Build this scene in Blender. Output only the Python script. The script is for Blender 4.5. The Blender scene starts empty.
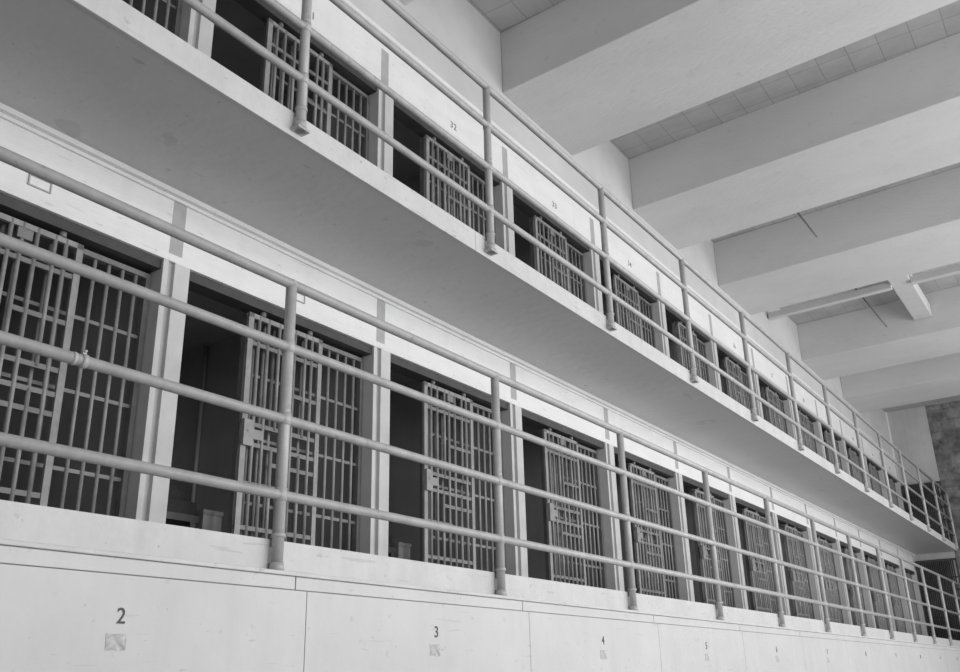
import bpy, bmesh, math, random
from mathutils import Vector, Matrix
random.seed(7)
S=bpy.context.scene
S.view_settings.view_transform='Standard'
COL=S.collection
CZ=1.6; DW=4.12
def Z(h): return h+CZ
# ---------------------------------------------------------------- materials
def mat(name,v,rough=0.6,amt=0.06,scale=3.0,bump=0.1,bscale=40,spots=0.0,metal=0.0,stretch=(1,1,1),grime=0.0,chips=0.0):
    m=bpy.data.materials.new(name); m.use_nodes=True
    n=m.node_tree.nodes; l=m.node_tree.links; b=n['Principled BSDF']
    b.inputs['Roughness'].default_value=rough; b.inputs['Metallic'].default_value=metal
    tc=n.new('ShaderNodeTexCoord'); mp=n.new('ShaderNodeMapping'); mp.inputs['Scale'].default_value=stretch
    l.new(tc.outputs['Object'],mp.inputs['Vector'])
    no=n.new('ShaderNodeTexNoise'); no.inputs['Scale'].default_value=scale; no.inputs['Detail'].default_value=8; no.inputs['Roughness'].default_value=0.65
    l.new(mp.outputs['Vector'],no.inputs['Vector'])
    r=n.new('ShaderNodeValToRGB'); e=r.color_ramp.elements
    e[0].position=0.3; e[1].position=0.7
    a=max(v-amt,0.005); c=v+amt*0.6
    e[0].color=(a,a,a,1); e[1].color=(c,c,c,1)
    l.new(no.outputs['Fac'],r.inputs['Fac']); out=r.outputs['Color']
    def layer(out,sc,lo,hi,strength,dark,vec,rough=0.5):
        n2=n.new('ShaderNodeTexNoise'); n2.inputs['Scale'].default_value=sc; n2.inputs['Detail'].default_value=5; n2.inputs['Roughness'].default_value=rough
        l.new(vec,n2.inputs['Vector'])
        r2=n.new('ShaderNodeValToRGB'); r2.color_ramp.elements[0].position=lo; r2.color_ramp.elements[1].position=hi
        r2.color_ramp.elements[0].color=(0,0,0,1); r2.color_ramp.elements[1].color=(strength,)*3+(1,)
        l.new(n2.outputs['Fac'],r2.inputs['Fac'])
        mx=n.new('ShaderNodeMixRGB'); mx.inputs[2].default_value=(dark,)*3+(1,)
        l.new(r2.outputs['Color'],mx.inputs[0]); l.new(out,mx.inputs[1]); return mx.outputs[0]
    if spots>0:
        out=layer(out,14,0.67,0.69,spots,v*0.45,mp.outputs['Vector'])
        out=layer(out,5,0.64,0.74,spots*0.35,v*0.7,tc.outputs['Object'])
    if chips>0:
        m4=n.new('ShaderNodeMapping'); m4.inputs['Scale'].default_value=(1,0.45,1.6); l.new(tc.outputs['Object'],m4.inputs['Vector'])
        out=layer(out,13,0.655,0.665,chips,v*0.4,m4.outputs['Vector'],0.78)
        m5=n.new('ShaderNodeMapping'); m5.inputs['Scale'].default_value=(1,0.8,14); m5.inputs['Rotation'].default_value=(0.25,0,0); l.new(tc.outputs['Object'],m5.inputs['Vector'])
        out=layer(out,3.2,0.69,0.70,chips*0.7,v*0.6,m5.outputs['Vector'],0.4)
        m6=n.new('ShaderNodeMapping'); m6.inputs['Location'].default_value=(3.1,7.7,1.3); l.new(tc.outputs['Object'],m6.inputs['Vector'])
        out=layer(out,30,0.71,0.73,chips,v*0.3,m6.outputs['Vector'],0.5)
    if grime>0:
        m3=n.new('ShaderNodeMapping'); m3.inputs['Scale'].default_value=(6,6,0.7); l.new(tc.outputs['Object'],m3.inputs['Vector'])
        out=layer(out,1.6,0.48,0.75,grime,v*0.55,m3.outputs['Vector'])
    l.new(out,b.inputs['Base Color'])
    n3=n.new('ShaderNodeTexNoise'); n3.inputs['Scale'].default_value=bscale; n3.inputs['Detail'].default_value=4
    l.new(mp.outputs['Vector'],n3.inputs['Vector'])
    bp=n.new('ShaderNodeBump'); bp.inputs['Strength'].default_value=bump; bp.inputs['Distance'].default_value=0.01
    l.new(n3.outputs['Fac'],bp.inputs['Height']); l.new(bp.outputs['Normal'],b.inputs['Normal'])
    return m
def tilemat(name,v,sc,w,h,mort=0.01,dark=0.5,offset=0.0,var=0.88,rot=None,**kw):
    m=mat(name,v,**kw)
    n=m.node_tree.nodes; l=m.node_tree.links; b=n['Principled BSDF']
    src=b.inputs['Base Color'].links[0].from_socket
    tc=n.new('ShaderNodeTexCoord')
    br=n.new('ShaderNodeTexBrick'); br.inputs['Scale'].default_value=sc; br.offset=offset
    br.inputs['Brick Width'].default_value=w; br.inputs['Row Height'].default_value=h; br.inputs['Mortar Size'].default_value=mort
    br.inputs['Color1'].default_value=(1,1,1,1); br.inputs['Color2'].default_value=(var,var,var,1); br.inputs['Mortar'].default_value=(dark,)*3+(1,)
    if rot:
        mp=n.new('ShaderNodeMapping'); mp.inputs['Rotation'].default_value=rot
        l.new(tc.outputs['Object'],mp.inputs['Vector']); l.new(mp.outputs['Vector'],br.inputs['Vector'])
    else: l.new(tc.outputs['Object'],br.inputs['Vector'])
    mx=n.new('ShaderNodeMixRGB'); mx.blend_type='MULTIPLY'; mx.inputs[0].default_value=1
    l.new(src,mx.inputs[1]); l.new(br.outputs['Color'],mx.inputs[2]); l.new(mx.outputs[0],b.inputs['Base Color'])
    return m
M_white=mat('white_paint',0.565,0.45,0.045,1.6,0.2,12,0.2,grime=0.10,chips=0.35)
M_header=mat('header_paint',0.80,0.5,0.06,3,0.35,25,0.25,stretch=(1,0.5,2),grime=0.10,chips=0.4)
M_fascia=mat('fascia_paint',0.59,0.5,0.06,4,0.3,30,0.35,grime=0.16,chips=0.55)
M_soffit=mat('soffit_paint',0.54,0.45,0.04,1.0,0.5,9,0.12,chips=0.45)
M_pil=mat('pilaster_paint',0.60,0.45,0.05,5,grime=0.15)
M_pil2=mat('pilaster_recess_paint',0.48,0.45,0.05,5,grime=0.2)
M_strip=mat('joint_grey',0.42,0.6,0.05,8)
M_groove=mat('groove_grey',0.40,0.6,0.05,8)
M_num=mat('faded_number_paint',0.18,0.6,0.04,8)
M_rail=mat('rail_paint',0.46,0.35,0.08,10,0.15,60,0.4)
M_bar=mat('bar_paint',0.19,0.4,0.05,10,0.05,60,0.2)
M_barlt=mat('door_bar_paint',0.30,0.4,0.09,10,0.05,60,0.2)
M_lock=mat('lock_plate_paint',0.30,0.4,0.07,12,spots=0.3)
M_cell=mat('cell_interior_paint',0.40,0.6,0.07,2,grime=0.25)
M_dark=mat('dark_steel',0.05,0.5,0.02,6)
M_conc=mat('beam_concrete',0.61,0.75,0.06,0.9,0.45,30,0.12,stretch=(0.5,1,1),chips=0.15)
M_wall=mat('upper_wall_plaster',0.58,0.7,0.06,1.2,0.2,15)
M_wallf=mat('front_wall_bounce_cut',0.16,0.7,0.04,1.2,0.2,15)  # unseen wall behind the camera, darkened to cut bounce light on beam sides
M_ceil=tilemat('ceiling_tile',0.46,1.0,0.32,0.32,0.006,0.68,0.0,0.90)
M_floor=mat('floor_concrete',0.48,0.5,0.05,1)
M_end=mat('end_wall_plaster',0.5,0.7,0.08,1,grime=0.2)
M_stone=tilemat('stone_block',0.25,1.0,0.5,0.28,0.02,0.7,0.5,0.65,rot=(math.radians(90),0,0),amt=0.2,scale=3.5)
M_black=mat('black_paint',0.045,0.5,0.01,6)
M_label=mat('peeled_label_paper',0.50,0.7,0.22,28,0.4,60)
M_cloth=mat('blanket_cloth',0.03,0.9,0.01,10)
M_porc=mat('porcelain',0.40,0.25,0.04,5)
M_locker=mat('locker_paint',0.24,0.5,0.05,8)
M_frame=mat('window_frame_paint',0.4,0.5,0.04,5)
# ---------------------------------------------------------------- builder
class MB:
    def __init__(s): s.bm=bmesh.new()
    def box(s,a,b):
        x0,y0,z0=[min(a[i],b[i]) for i in range(3)]; x1,y1,z1=[max(a[i],b[i]) for i in range(3)]
        v=[s.bm.verts.new(p) for p in [(x0,y0,z0),(x1,y0,z0),(x1,y1,z0),(x0,y1,z0),(x0,y0,z1),(x1,y0,z1),(x1,y1,z1),(x0,y1,z1)]]
        for f in [(0,3,2,1),(4,5,6,7),(0,1,5,4),(1,2,6,5),(2,3,7,6),(3,0,4,7)]: s.bm.faces.new([v[i] for i in f])
        return s
    def prism(s,prof,y0,y1,shear=0):
        a=[s.bm.verts.new((x,y0+shear*x,z)) for x,z in prof]; b=[s.bm.verts.new((x,y1+shear*x,z)) for x,z in prof]
        n=len(prof); s.bm.faces.new(a); s.bm.faces.new(b[::-1])
        for i in range(n): s.bm.faces.new([a[i],b[i],b[(i+1)%n],a[(i+1)%n]])
        return s
    def cyl(s,p,q,r,seg=12,r2=None):
        p=Vector(p); q=Vector(q); d=(q-p); w=d.normalized()
        u=w.orthogonal().normalized(); t=w.cross(u)
        if r2 is None: r2=r
        A=[];B=[]
        for i in range(seg):
            an=2*math.pi*i/seg; o=u*math.cos(an)+t*math.sin(an)
            A.append(s.bm.verts.new(p+o*r)); B.append(s.bm.verts.new(q+o*r2))
        s.bm.faces.new(A[::-1]); s.bm.faces.new(B)
        for i in range(seg):
            f=s.bm.faces.new([A[i],A[(i+1)%seg],B[(i+1)%seg],B[i]]); f.smooth=True
        return s
    def sphere(s,c,r,sc=(1,1,1)):
        mt=Matrix.Translation(c)@Matrix.Diagonal((sc[0],sc[1],sc[2],1))
        g=bmesh.ops.create_uvsphere(s.bm,u_segments=14,v_segments=8,radius=r,matrix=mt)
        for v in g['verts']:
            for f in v.link_faces: f.smooth=True
        return s
    def mesh(s,name,m):
        bmesh.ops.recalc_face_normals(s.bm,faces=s.bm.faces)
        me=bpy.data.meshes.new(name); s.bm.to_mesh(me); s.bm.free(); me.materials.append(m); return me
    def obj(s,name,m,parent=None,bevel=0,**kw):
        o=bpy.data.objects.new(name,s.mesh(name,m)); COL.objects.link(o)
        if parent: o.parent=parent
        if bevel:
            md=o.modifiers.new('bevel','BEVEL'); md.width=bevel; md.segments=2; md.limit_method='ANGLE'
        for k,v in kw.items(): o[k]=v
        return o
def empty(name,loc=(0,0,0),**kw):
    o=bpy.data.objects.new(name,None); o.empty_display_size=0.1; o.location=loc; COL.objects.link(o)
    for k,v in kw.items(): o[k]=v
    return o
def structure(o): o['kind']='structure'; return o
def meshobj(name,me,parent=None,loc=(0,0,0),**kw):
    o=bpy.data.objects.new(name,me); COL.objects.link(o); o.location=loc
    if parent: o.parent=parent
    for k,v in kw.items(): o[k]=v
    return o
# ---------------------------------------------------------------- key numbers
P=1.835; B0=3.02
def B(col): return B0+P*(col-3)
Y0=B(1); Y1=B(15); YF=-5.0; YE=Y1+0.15
XF=DW-3.14; XP=DW-3.095; XN=DW-2.914; XR=9.0
Z1=Z(0.626); Z2=Z(2.885); ZS=Z(2.745)
OT1=Z(2.31); OT2=Z(4.56)
ZB=Z(5.642); ZC=Z(6.389); HT2=Z(5.08)
# ---------------------------------------------------------------- room shell
structure(MB().box((-2.8,YF,-0.1),(XR,YE,0)).obj('floor',M_floor))
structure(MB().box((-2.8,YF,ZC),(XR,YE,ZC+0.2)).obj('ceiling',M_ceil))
structure(MB().box((-2.8,YF-0.2,0),(XR,YF,ZC)).obj('wall_front',M_wallf))
structure(MB().box((-2.8,YE,0),(DW-3.2,YE+0.2,ZC)).obj('wall_back',M_end))
structure(MB().box((DW-3.2,YE+0.0,0),(XR,YE+0.2,ZC)).obj('wall_back_stone',M_stone))
structure(MB().box((-0.14,YF,OT1),(0,Y1,ZS)).obj('wall_left_middle_header',M_header))
structure(MB().box((-0.14,YF,OT2),(0,Y1,HT2)).obj('wall_left_top_header',M_header))
structure(MB().box((-0.14,YF,0),(0,Y0-0.1,OT1)).obj('wall_left',M_header))
structure(MB().box((-0.14,YF,ZS),(0,Y0-0.1,OT2)).obj('wall_left_end',M_header))
structure(MB().box((-0.14,Y1+0.101,0),(0,YE,ZC)).obj('wall_left_far',M_header))
structure(MB().box((-0.2,YF,HT2),(-0.03,YE,ZC)).obj('wall_left_upper',M_wall))
structure(MB().box((-0.03,YF,HT2),(0.03,YE,HT2+0.04)).obj('trim_1',M_header))
structure(MB().box((0,YF,ZS-0.03),(0.05,YE,ZS)).box((0,YF,ZS-0.05),(0.018,YE,ZS-0.03)).obj('trim_2',M_header))
structure(MB().box((0,YF,OT1),(0.012,YE,OT1+0.045)).obj('trim_3',M_header))
structure(MB().box((0,YF,OT2),(0.012,YE,OT2+0.045)).obj('trim_5',M_header))
structure(MB().box((-2.4,Y0-0.1,0),(-2.3,Y1+0.1,ZC)).obj('wall_cell_rear',M_cell))
structure(MB().box((-2.4,Y0,Z1-0.12),(-0.001,Y1,Z1)).obj('floor_middle_cells',M_cell))
structure(MB().box((-2.4,Y0,ZS),(-0.001,Y1,Z2)).obj('floor_top_cells',M_cell))
structure(MB().box((-2.4,Y0,HT2-0.1),(-0.15,Y1,HT2)).obj('ceiling_cells',M_cell))
for i in range(1,16):
    y=B(i)
    structure(MB().box((-2.3,y-0.06,Z1),(-0.14,y+0.06,ZS)).obj('wall_partition',M_cell))
    structure(MB().box((-2.3,y-0.06,Z2),(-0.14,y+0.06,HT2-0.1)).obj('wall_partition',M_cell))
# ---------------------------------------------------------------- walkways
sl=MB().box((0,YF,ZS),(XF,YE,Z2)).obj('walkway_slab',M_soffit,bevel=0.006,label='long grey concrete walkway slab under the top tier of cells',category='walkway')
ep=MB()
for i in range(-1,5):
    ep.box((XF,max(YF,B(i*3+1)-0.2+0.002),ZS-0.004),(XF+0.014,min(YE,B(i*3+4)-0.2-0.002),Z2+0.006))
ep.obj('edge_plate',M_fascia,parent=sl,label='pale painted steel edge plate')
s2=MB().box((0,YF,Z1-0.12),(XF,YE,Z1)).obj('walkway_slab',M_soffit,bevel=0.006,label='long concrete walkway slab in front of the middle tier of cells',category='walkway')
MB().box((XF,YF,Z1-0.2),(XF+0.014,YE,Z1+0.006)).obj('edge_plate',M_fascia,parent=s2,label='pale painted steel edge plate')
# lower projecting panelled wall (ground tier front)
structure(MB().box((XN-0.2,YF,0),(XN-0.006,YE,Z(0.46))).obj('wall_lower',M_groove))
w=MB()
for i in range(-1,15):
    w.box((XN-0.006,B(i)-0.045+0.002,0.1),(XN,B(i+1)-0.045-0.002,Z(0.3915)))
structure(w.obj('wall_lower_panels',M_white,bevel=0.0015))
w=MB()
for i in range(-1,15,1):
    w.box((XN-0.006,B(i)-0.12+0.003,Z(0.394)),(XN+0.004,B(i+1)-0.12-0.003,Z(0.448)))
structure(w.obj('trim_4',M_white,bevel=0.002))
structure(MB().box((XN-0.2,YF,Z(0.449)),(XN+0.016,YE,Z(0.466))).obj('trim_6',M_fascia,bevel=0.003))
structure(MB().box((XN,YF,0),(XN+0.02,YE,0.12)).obj('baseboard_lower',M_strip))
# ---------------------------------------------------------------- railings
PP=1.836
def railing(zw,offs,foot,label):
    root=empty('guard_railing',(XP,0,zw),label=label,category='railing')
    r=0.0275
    pm=MB()
    pm.cyl((0,0,foot),(0,0,offs[-1]+0.0),r,16)
    pm.sphere((0,0,offs[-1]),r*1.02)
    pm.box((-0.035,-0.042,foot),(0.032,0.042,foot+0.016))
    pm.cyl((0,0,foot+0.016),(0,0,foot+0.06),r*1.28,16,r*1.15)
    pm.box((-0.045,-0.025,-0.10),(0,0.025,-0.03))
    pm.cyl((0,0,0.012),(0,0,0.03),r*1.22,16)
    for o in offs[:-1]: pm.cyl((0,0,o-0.03),(0,0,o+0.03),r*1.12,16)
    me=pm.mesh('post',M_rail)
    for k in range(-3,13):
        yy=2.962+PP*k
        if yy<YE-0.05: meshobj('post',me,root,(0,yy,0))
    for i,o in enumerate(offs):
        rr=0.0235 if i<3 else 0.026
        MB().cyl((0,YF+0.02,o),(0,YE-0.001,o),rr,16).obj('rail',M_rail,parent=root)
    return root
ra=railing(Z1,[0.205,0.562,0.924,1.257],-0.158,'pale painted steel pipe railing with four rails along the middle walkway')
rb=railing(Z2,[0.215,0.56,0.91,1.243],-0.115,'pale painted steel pipe railing with four rails along the top walkway')
o=MB().cyl((0,-0.012,0),(0,0.012,0),0.028,16).cyl((0,-0.05,0),(0,-0.035,0),0.026,16).box((-0.006,-0.008,0.024),(0.006,0.008,0.040)).cyl((-0.014,0,0.034),(0.016,0,0.038),0.005,8).obj('pipe_clamp',M_rail,parent=ra,label='small steel clamp with bolt')
o.location=(0,1.905,0.562)
# ---------------------------------------------------------------- pilasters
H1=OT1-Z1
pm=MB(); pm.box((-0.10,-0.08,0),(0.008,-0.045,H1-0.001)).box((-0.10,-0.005,0),(0.014,0.10,H1-0.001)); me_p1=pm.mesh('pilaster',M_pil)
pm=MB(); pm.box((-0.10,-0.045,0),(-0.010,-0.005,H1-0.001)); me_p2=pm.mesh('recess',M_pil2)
me_s1=MB().box((0.0005,-0.045,H1+0.046),(0.0022,0.045,H1+0.384)).mesh('joint_strip',M_strip)
for i in range(1,16):
    for zt,t in ((Z1,'middle'),(Z2,'top')):
        o=meshobj('pilaster',me_p1,None,(0,B(i),zt),label='pale painted steel pilaster between two %s-tier cells'%t,category='pilaster',group='pilasters of the %s tier'%t)
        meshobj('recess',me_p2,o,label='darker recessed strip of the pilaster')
        meshobj('joint_strip',me_s1,o,label='grey painted joint strip')
# ---------------------------------------------------------------- grilles & doors
H=H1-0.08
gy0,gy1=0.635,P-0.085
def flat(m,y0,y1,z,x=0,h=0.020,t=0.010): m.box((x-t/2,y0,z-h/2),(x+t/2,y1,z+h/2))
fr=MB(); fr.box((-0.02,gy0,0),(0.02,gy0+0.03,H)); fr.box((-0.02,gy1-0.03,0),(0.02,gy1,H)); fr.box((-0.02,gy0,0),(0.02,gy1,0.04)); fr.box((-0.02,gy0,H-0.03),(0.02,gy1,H))
me_gf=fr.mesh('grille_frame',M_bar)
g=MB(); n=13
for i in range(1,n):
    yy=gy0+(gy1-gy0)*i/n; g.cyl((0,yy,0.02),(0,yy,H-0.02),0.0115,10)
me_gb=g.mesh('vertical_bars',M_barlt)
g=MB()
for z in (0.42,0.82,1.22): flat(g,gy0,gy1,z,-0.004)
me_gc=g.mesh('crossbars',M_bar)
dy0,dy1=0.60,1.26; dz0,dz1=0.02,H-0.01
d=MB(); d.box((-0.010,dy0,dz0),(0.010,dy0+0.042,dz1)).box((-0.010,dy1-0.036,dz0),(0.010,dy1,dz1)).box((-0.010,dy0,dz0),(0.010,dy1,dz0+0.03)).box((-0.010,dy0,dz1-0.03),(0.010,dy1,dz1))
me_df=d.mesh('door_frame',M_barlt)
dm=dy0+0.36
d=MB()
for i in range(1,8):
    yy=dy0+0.015+(dy1-dy0-0.03)*i/8
    if i in (3,6):
        d.cyl((0,yy,dz0),(0,yy,0.76),0.0122,10); d.cyl((0,yy+0.018,0.88),(0,yy+0.018,dz1),0.0122,10)
    else: d.cyl((0,yy,dz0),(0,yy,dz1),0.0122,10)
me_db=d.mesh('vertical_bars',M_barlt)
d=MB()
for z,a0,a1 in ((0.26,dy0,dy1),(0.52,dy0,dm),(0.66,dm-0.10,dy1),(0.76,dy0,dy1),(0.885,dy0,dy1),(1.14,dm-0.03,dy1),(1.40,dy0,dy1)): flat(d,a0,a1,z,-0.002,0.026,0.014)
me_dc=d.mesh('crossbars',M_bar)
d=MB(); d.box((0.010,dy0+0.0,0.74),(0.032,dy0+0.075,0.90)); d.cyl((0.032,dy0+0.037,0.83),(0.035,dy0+0.037,0.83),0.010,12); d.box((0.010,dy0+0.075,0.79),(0.022,dy0+0.16,0.85))
me_dl=d.mesh('lock_box',M_lock)
d=MB(); d.cyl((0.0,dy0+0.12,dz1),(0.0,dy0+0.12,dz1+0.03),0.02,10).cyl((0,dy1-0.12,dz1),(0,dy1-0.12,dz1+0.03),0.02,10).box((-0.006,dy0+0.3,dz1-0.09),(0.014,dy0+0.38,dz1-0.035))
me_dh=d.mesh('hanger',M_bar)
tr=MB(); tr.box((-0.13,0.101,H+0.021),(-0.012,P-0.081,H1-0.001)); me_tr=tr.mesh('door_track',M_dark)
for i in range(1,15):
    for zt,t in ((Z1,'middle'),(Z2,'top')):
        y=B(i); off=random.uniform(-0.03,0.05)
        if i==2 and t=='middle': off=0.03
        gr=empty('cell_grille',(-0.105,y,zt),label='fixed grey steel bar grille closing part of a %s-tier cell front'%t,category='cell bars',group='fixed grilles of the %s tier'%t)
        meshobj('grille_frame',me_gf,gr); meshobj('vertical_bars',me_gb,gr); meshobj('crossbars',me_gc,gr)
        dr=empty('barred_cell_door',(-0.045,y+off,zt),label='grey steel barred sliding cell door slid open on the %s tier'%t,category='cell door',group='sliding doors of the %s tier'%t)
        meshobj('door_frame',me_df,dr); meshobj('vertical_bars',me_db,dr); meshobj('crossbars',me_dc,dr); meshobj('lock_box',me_dl,dr,label='solid steel lock box'); meshobj('hanger',me_dh,dr)
        meshobj('door_track',me_tr,None,(0,y,zt),label='dark steel sliding door track above a %s-tier cell opening'%t,category='door track',group='door tracks of the %s tier'%t)
# ---------------------------------------------------------------- cell furniture
a=MB(); a.box((-2.1,0,0.30),(-0.30,0.50,0.34))
for x in (-2.08,-0.34):
    for yy in (0.02,0.44): a.box((x,yy,0),(x+0.04,yy+0.04,0.30))
bf=a.mesh('bed_frame',M_dark)
mt_=MB().box((-2.08,0.01,0.34),(-0.32,0.49,0.42)).mesh('mattress',M_cloth)
pl=MB().sphere((-0.50,0.30,0.45),0.19,(1.0,1.15,0.55)).mesh('blanket_roll',M_cloth)
cbm=MB().box((0,0,0),(0.16,0.14,0.36)).box((-0.006,-0.006,0.36),(0.166,0.146,0.385)).mesh('bedside_locker',M_locker)
tm=MB(); tm.cyl((0,0,0),(0,0,0.28),0.10,16,0.14); tm.cyl((0,0,0.28),(0,0,0.40),0.15,20,0.20); me_tb=tm.mesh('toilet_bowl',M_porc)
tm=MB(); tm.box((-0.34,-0.18,0.25),(-0.19,0.18,0.75)); me_tt=tm.mesh('toilet_tank',M_porc)
me_pp=MB().cyl((-1.85,0,0),(-1.85,0,ZS-Z1-0.002),0.018,10).mesh('pipe',M_porc)  # added pale rod, imitates the bright line along the inner wall edge
for i in range(2,9):
    y=B(i)
    for zt,t in ((Z1,'middle'),(Z2,'top')):
        if t=='top' and i>6: continue
        b=empty('bunk_bed',(0,y+0.07,zt),label='low steel bunk with dark blanket inside a %s-tier cell'%t,category='bed',group='bunks in the %s tier'%t)
        meshobj('bed_frame',bf,b); meshobj('mattress',mt_,b,label='dark blanketed mattress'); meshobj('blanket_roll',pl,b,label='bulky dark rolled blanket')
        q=empty('toilet',(-1.94,y+1.35,zt),label='plain toilet against the rear wall of a %s-tier cell'%t,category='toilet',group='toilets in the %s tier'%t)
        meshobj('toilet_bowl',me_tb,q); meshobj('toilet_tank',me_tt,q)
        if t=='middle': meshobj('wall_edge_line',me_pp,None,(0,y+P-0.082,zt),label='thin pale vertical rod added for the light line of a cell wall edge',category='pipe',group='cell wall edge lines')
for i in (3,4):
    meshobj('bedside_locker',cbm,None,(-0.46,B(i)+0.60,Z1),label='small grey locker box on the cell floor beside the bunk',category='locker',group='small cell lockers')
# ---------------------------------------------------------------- beams
def beam(y0,y1):
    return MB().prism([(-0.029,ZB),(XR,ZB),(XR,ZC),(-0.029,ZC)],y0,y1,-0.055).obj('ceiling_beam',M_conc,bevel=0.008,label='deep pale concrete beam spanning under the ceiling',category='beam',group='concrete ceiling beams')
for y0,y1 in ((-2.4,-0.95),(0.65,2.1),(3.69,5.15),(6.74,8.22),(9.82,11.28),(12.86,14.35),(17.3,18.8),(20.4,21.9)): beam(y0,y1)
MB().box((2.05,14.24,Z(5.93)),(2.35,17.15,Z(6.18))).obj('skylight_joist',M_conc,bevel=0.01,label='short pale joist joining two deep ceiling beams',category='beam')
MB().prism([(0.0,Z(5.88)),(2.049,Z(5.88)),(2.049,Z(5.99)),(0,Z(5.99))],15.30,15.42,-0.055).prism([(2.351,Z(5.88)),(XR,Z(5.88)),(XR,Z(5.99)),(2.351,Z(5.99))],15.30,15.42,-0.055).obj('ceiling_joist',M_wall,bevel=0.006,label='slim pale joist running beside a deep ceiling beam',category='beam')
# thin hanging rods
for p,q in (((1.34,12.0,ZC),(1.69,12.0,7.22)),((1.344,16.0,ZC),(1.755,16.0,7.12))):
    e=empty('hanging_rod',p,label='thin bare steel rod hanging from the ceiling',category='rod',group='hanging ceiling rods')
    d=Vector(q)-Vector(p)
    MB().cyl((0,0,0),d,0.014,8).obj('rod',M_bar,parent=e)
    MB().cyl((0,0,-0.02),(0,0,0),0.03,12).obj('ceiling_plate',M_strip,parent=e)
# barred gates at the end of both walkways
for zt,hh,t in ((Z1,1.95,'middle'),(Z2,1.55,'top')):
    e=empty('walkway_gate',(0.03,YE-0.12,zt),label='dense dark barred gate closing the end of the %s walkway'%t,category='gate')
    g=MB(); g.box((0.0,-0.02,0),(0.04,0.02,hh)).box((XF-0.10,-0.02,0),(XF-0.06,0.02,hh)).box((0.04,-0.02,hh-0.05),(XF-0.10,0.02,hh)).box((0.04,-0.02,0.02),(XF-0.10,0.02,0.07))
    g.obj('gate_frame',M_dark,parent=e)
    g=MB()
    for k in range(19): g.cyl((0.07+k*0.042,0,0.05),(0.07+k*0.042,0,hh-0.03),0.016,8)
    for k in range(5):
        if 0.3+k*0.3<hh-0.05: g.box((0.04,-0.008,0.3+k*0.3),(XF-0.10,0.008,0.33+k*0.3))
    g.obj('gate_bars',M_dark,parent=e)
# ---------------------------------------------------------------- numbers
def number(txt,x,y,z,size,m,label):
    c=bpy.data.curves.new('n','FONT'); c.body=txt; c.size=size; c.align_x='CENTER'; c.align_y='CENTER'; c.extrude=0.0012; c.offset=size*0.008; c.space_character=1.15
    t=bpy.data.objects.new('tmp',c); COL.objects.link(t)
    bpy.context.view_layer.update()
    me=bpy.data.meshes.new_from_object(t.evaluated_get(bpy.context.evaluated_depsgraph_get()))
    bpy.data.objects.remove(t)
    me.transform(Matrix(((0,0,1,0),(1,0,0,0),(0,1,0,0),(0,0,0,1)))); me.materials.clear(); me.materials.append(m)
    o=bpy.data.objects.new('painted_number',me); o.location=(x,y,z); COL.objects.link(o)
    o['label']=label; o['category']='number'
for i in range(2,15):
    number(str(i),XN+0.0005,B(i)+P/2-0.035,Z(0.25),0.076,M_black,'dark painted number %d on the white lower wall panel'%i)
    number(str(i+28),0.0005,B(i)+P/2+0.05,Z(4.74),0.092,M_num,'dark painted number %d on the white top-tier header'%(i+28))
for i in range(2,8):
    bm=MB(); pts=[(-0.042,-0.03),(-0.01,-0.026),(0.012,-0.032),(0.044,-0.028),(0.040,0.0),(0.046,0.028),(0.01,0.030),(-0.02,0.026),(-0.045,0.03),(-0.041,0.002)]
    nn=len(pts); pts=[(p[0]*random.uniform(0.9,1.08),p[1]*random.uniform(0.88,1.06)) for p in pts]
    A=[bm.bm.verts.new((-0.0005,p[0],p[1])) for p in pts]; C=[bm.bm.verts.new((0.001,p[0],p[1])) for p in pts]
    bm.bm.faces.new(A[::-1]); bm.bm.faces.new(C)
    for k in range(nn): bm.bm.faces.new([A[k],A[(k+1)%nn],C[(k+1)%nn],C[k]])
    o=bm.obj('peeled_label',M_label,label='peeled paper label remnant below a painted number',category='label',group='peeled labels on the lower wall'); o.location=(XN+0.0003,B(i)+P/2-0.045,Z(0.165))
for i in (2,3):
    e=empty('card_holder',(0.0,B(i)+P/2+0.065,Z(2.435)),label='small blank framed card holder on the white header',category='card holder',group='card holders')
    MB().box((0,-0.055,-0.024),(0.004,0.055,0.024)).obj('card',M_header,parent=e)
    MB().box((0,-0.062,0.024),(0.009,0.062,0.031)).box((0,-0.062,-0.031),(0.009,0.062,-0.024)).box((0,-0.062,-0.024),(0.009,-0.055,0.024)).box((0,0.055,-0.024),(0.009,0.062,0.024)).obj('frame',M_strip,parent=e)
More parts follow.
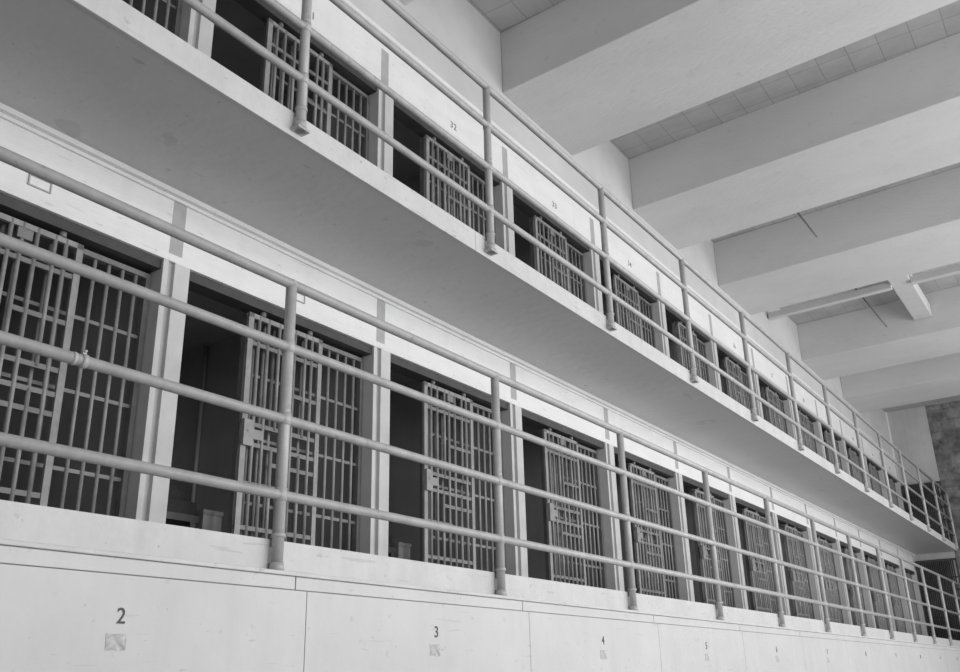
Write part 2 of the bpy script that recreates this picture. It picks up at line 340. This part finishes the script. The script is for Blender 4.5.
# ---------------------------------------------------------------- right wall with windows
WY=[(-3.5,-0.5),(1.0,4.0),(5.5,8.5),(10,13),(14.5,17.5),(19,22)]
WZ0,WZ1=1.6,6.2
w=MB(); w.box((XR,YF,0),(XR+0.3,YE,WZ0)).box((XR,YF,WZ1),(XR+0.3,YE,ZC))
ys=[YF]+[v for p in WY for v in p]+[YE]
for k in range(0,len(ys),2): w.box((XR,ys[k],WZ0),(XR+0.3,ys[k+1],WZ1))
structure(w.obj('wall_right',M_wall))
for k,(a,b) in enumerate(WY):
    f=MB()
    for j in range(5): yy=a+(b-a-0.05)*j/4; f.box((XR+0.1,yy,WZ0),(XR+0.15,yy+0.05,WZ1))
    for j in range(7): zz=WZ0+(WZ1-WZ0-0.05)*j/6; f.box((XR+0.1,a,zz),(XR+0.15,b,zz+0.05))
    structure(f.obj('window_%d'%(k+1),M_frame))
    L=bpy.data.lights.new('window_light','AREA'); L.shape='RECTANGLE'; L.size=b-a; L.size_y=WZ1-WZ0; L.energy=(80,205,235,245,250,250)[k]
    lo=bpy.data.objects.new('window_light',L); lo.location=(XR-0.02,(a+b)/2,(WZ0+WZ1)/2); lo.rotation_euler=(math.radians(90),0,math.radians(90)); COL.objects.link(lo)
# ---------------------------------------------------------------- world
W=bpy.data.worlds.new('World'); S.world=W; W.use_nodes=True
W.node_tree.nodes['Background'].inputs[0].default_value=(1,1,1,1); W.node_tree.nodes['Background'].inputs[1].default_value=0.6
# ---------------------------------------------------------------- camera
f=920.0
V1=Vector((665,-332,f)).normalized(); V2=Vector((-60,2429,f))
V2=(V2-V1*V2.dot(V1)).normalized()
V3=V1.cross(V2)
if V3.x<0: V3=-V3
a=Vector((V3.x,V1.x,V2.x)); u=Vector((V3.y,V1.y,V2.y)); c=Vector((V3.z,V1.z,V2.z))
cam=bpy.data.cameras.new('camera'); cam.sensor_width=36; cam.lens=f/960*36; cam.clip_end=200
co=bpy.data.objects.new('camera',cam); COL.objects.link(co)
co.matrix_world=Matrix(((a.x,u.x,-c.x,DW),(a.y,u.y,-c.y,0),(a.z,u.z,-c.z,CZ),(0,0,0,1)))
S.camera=co
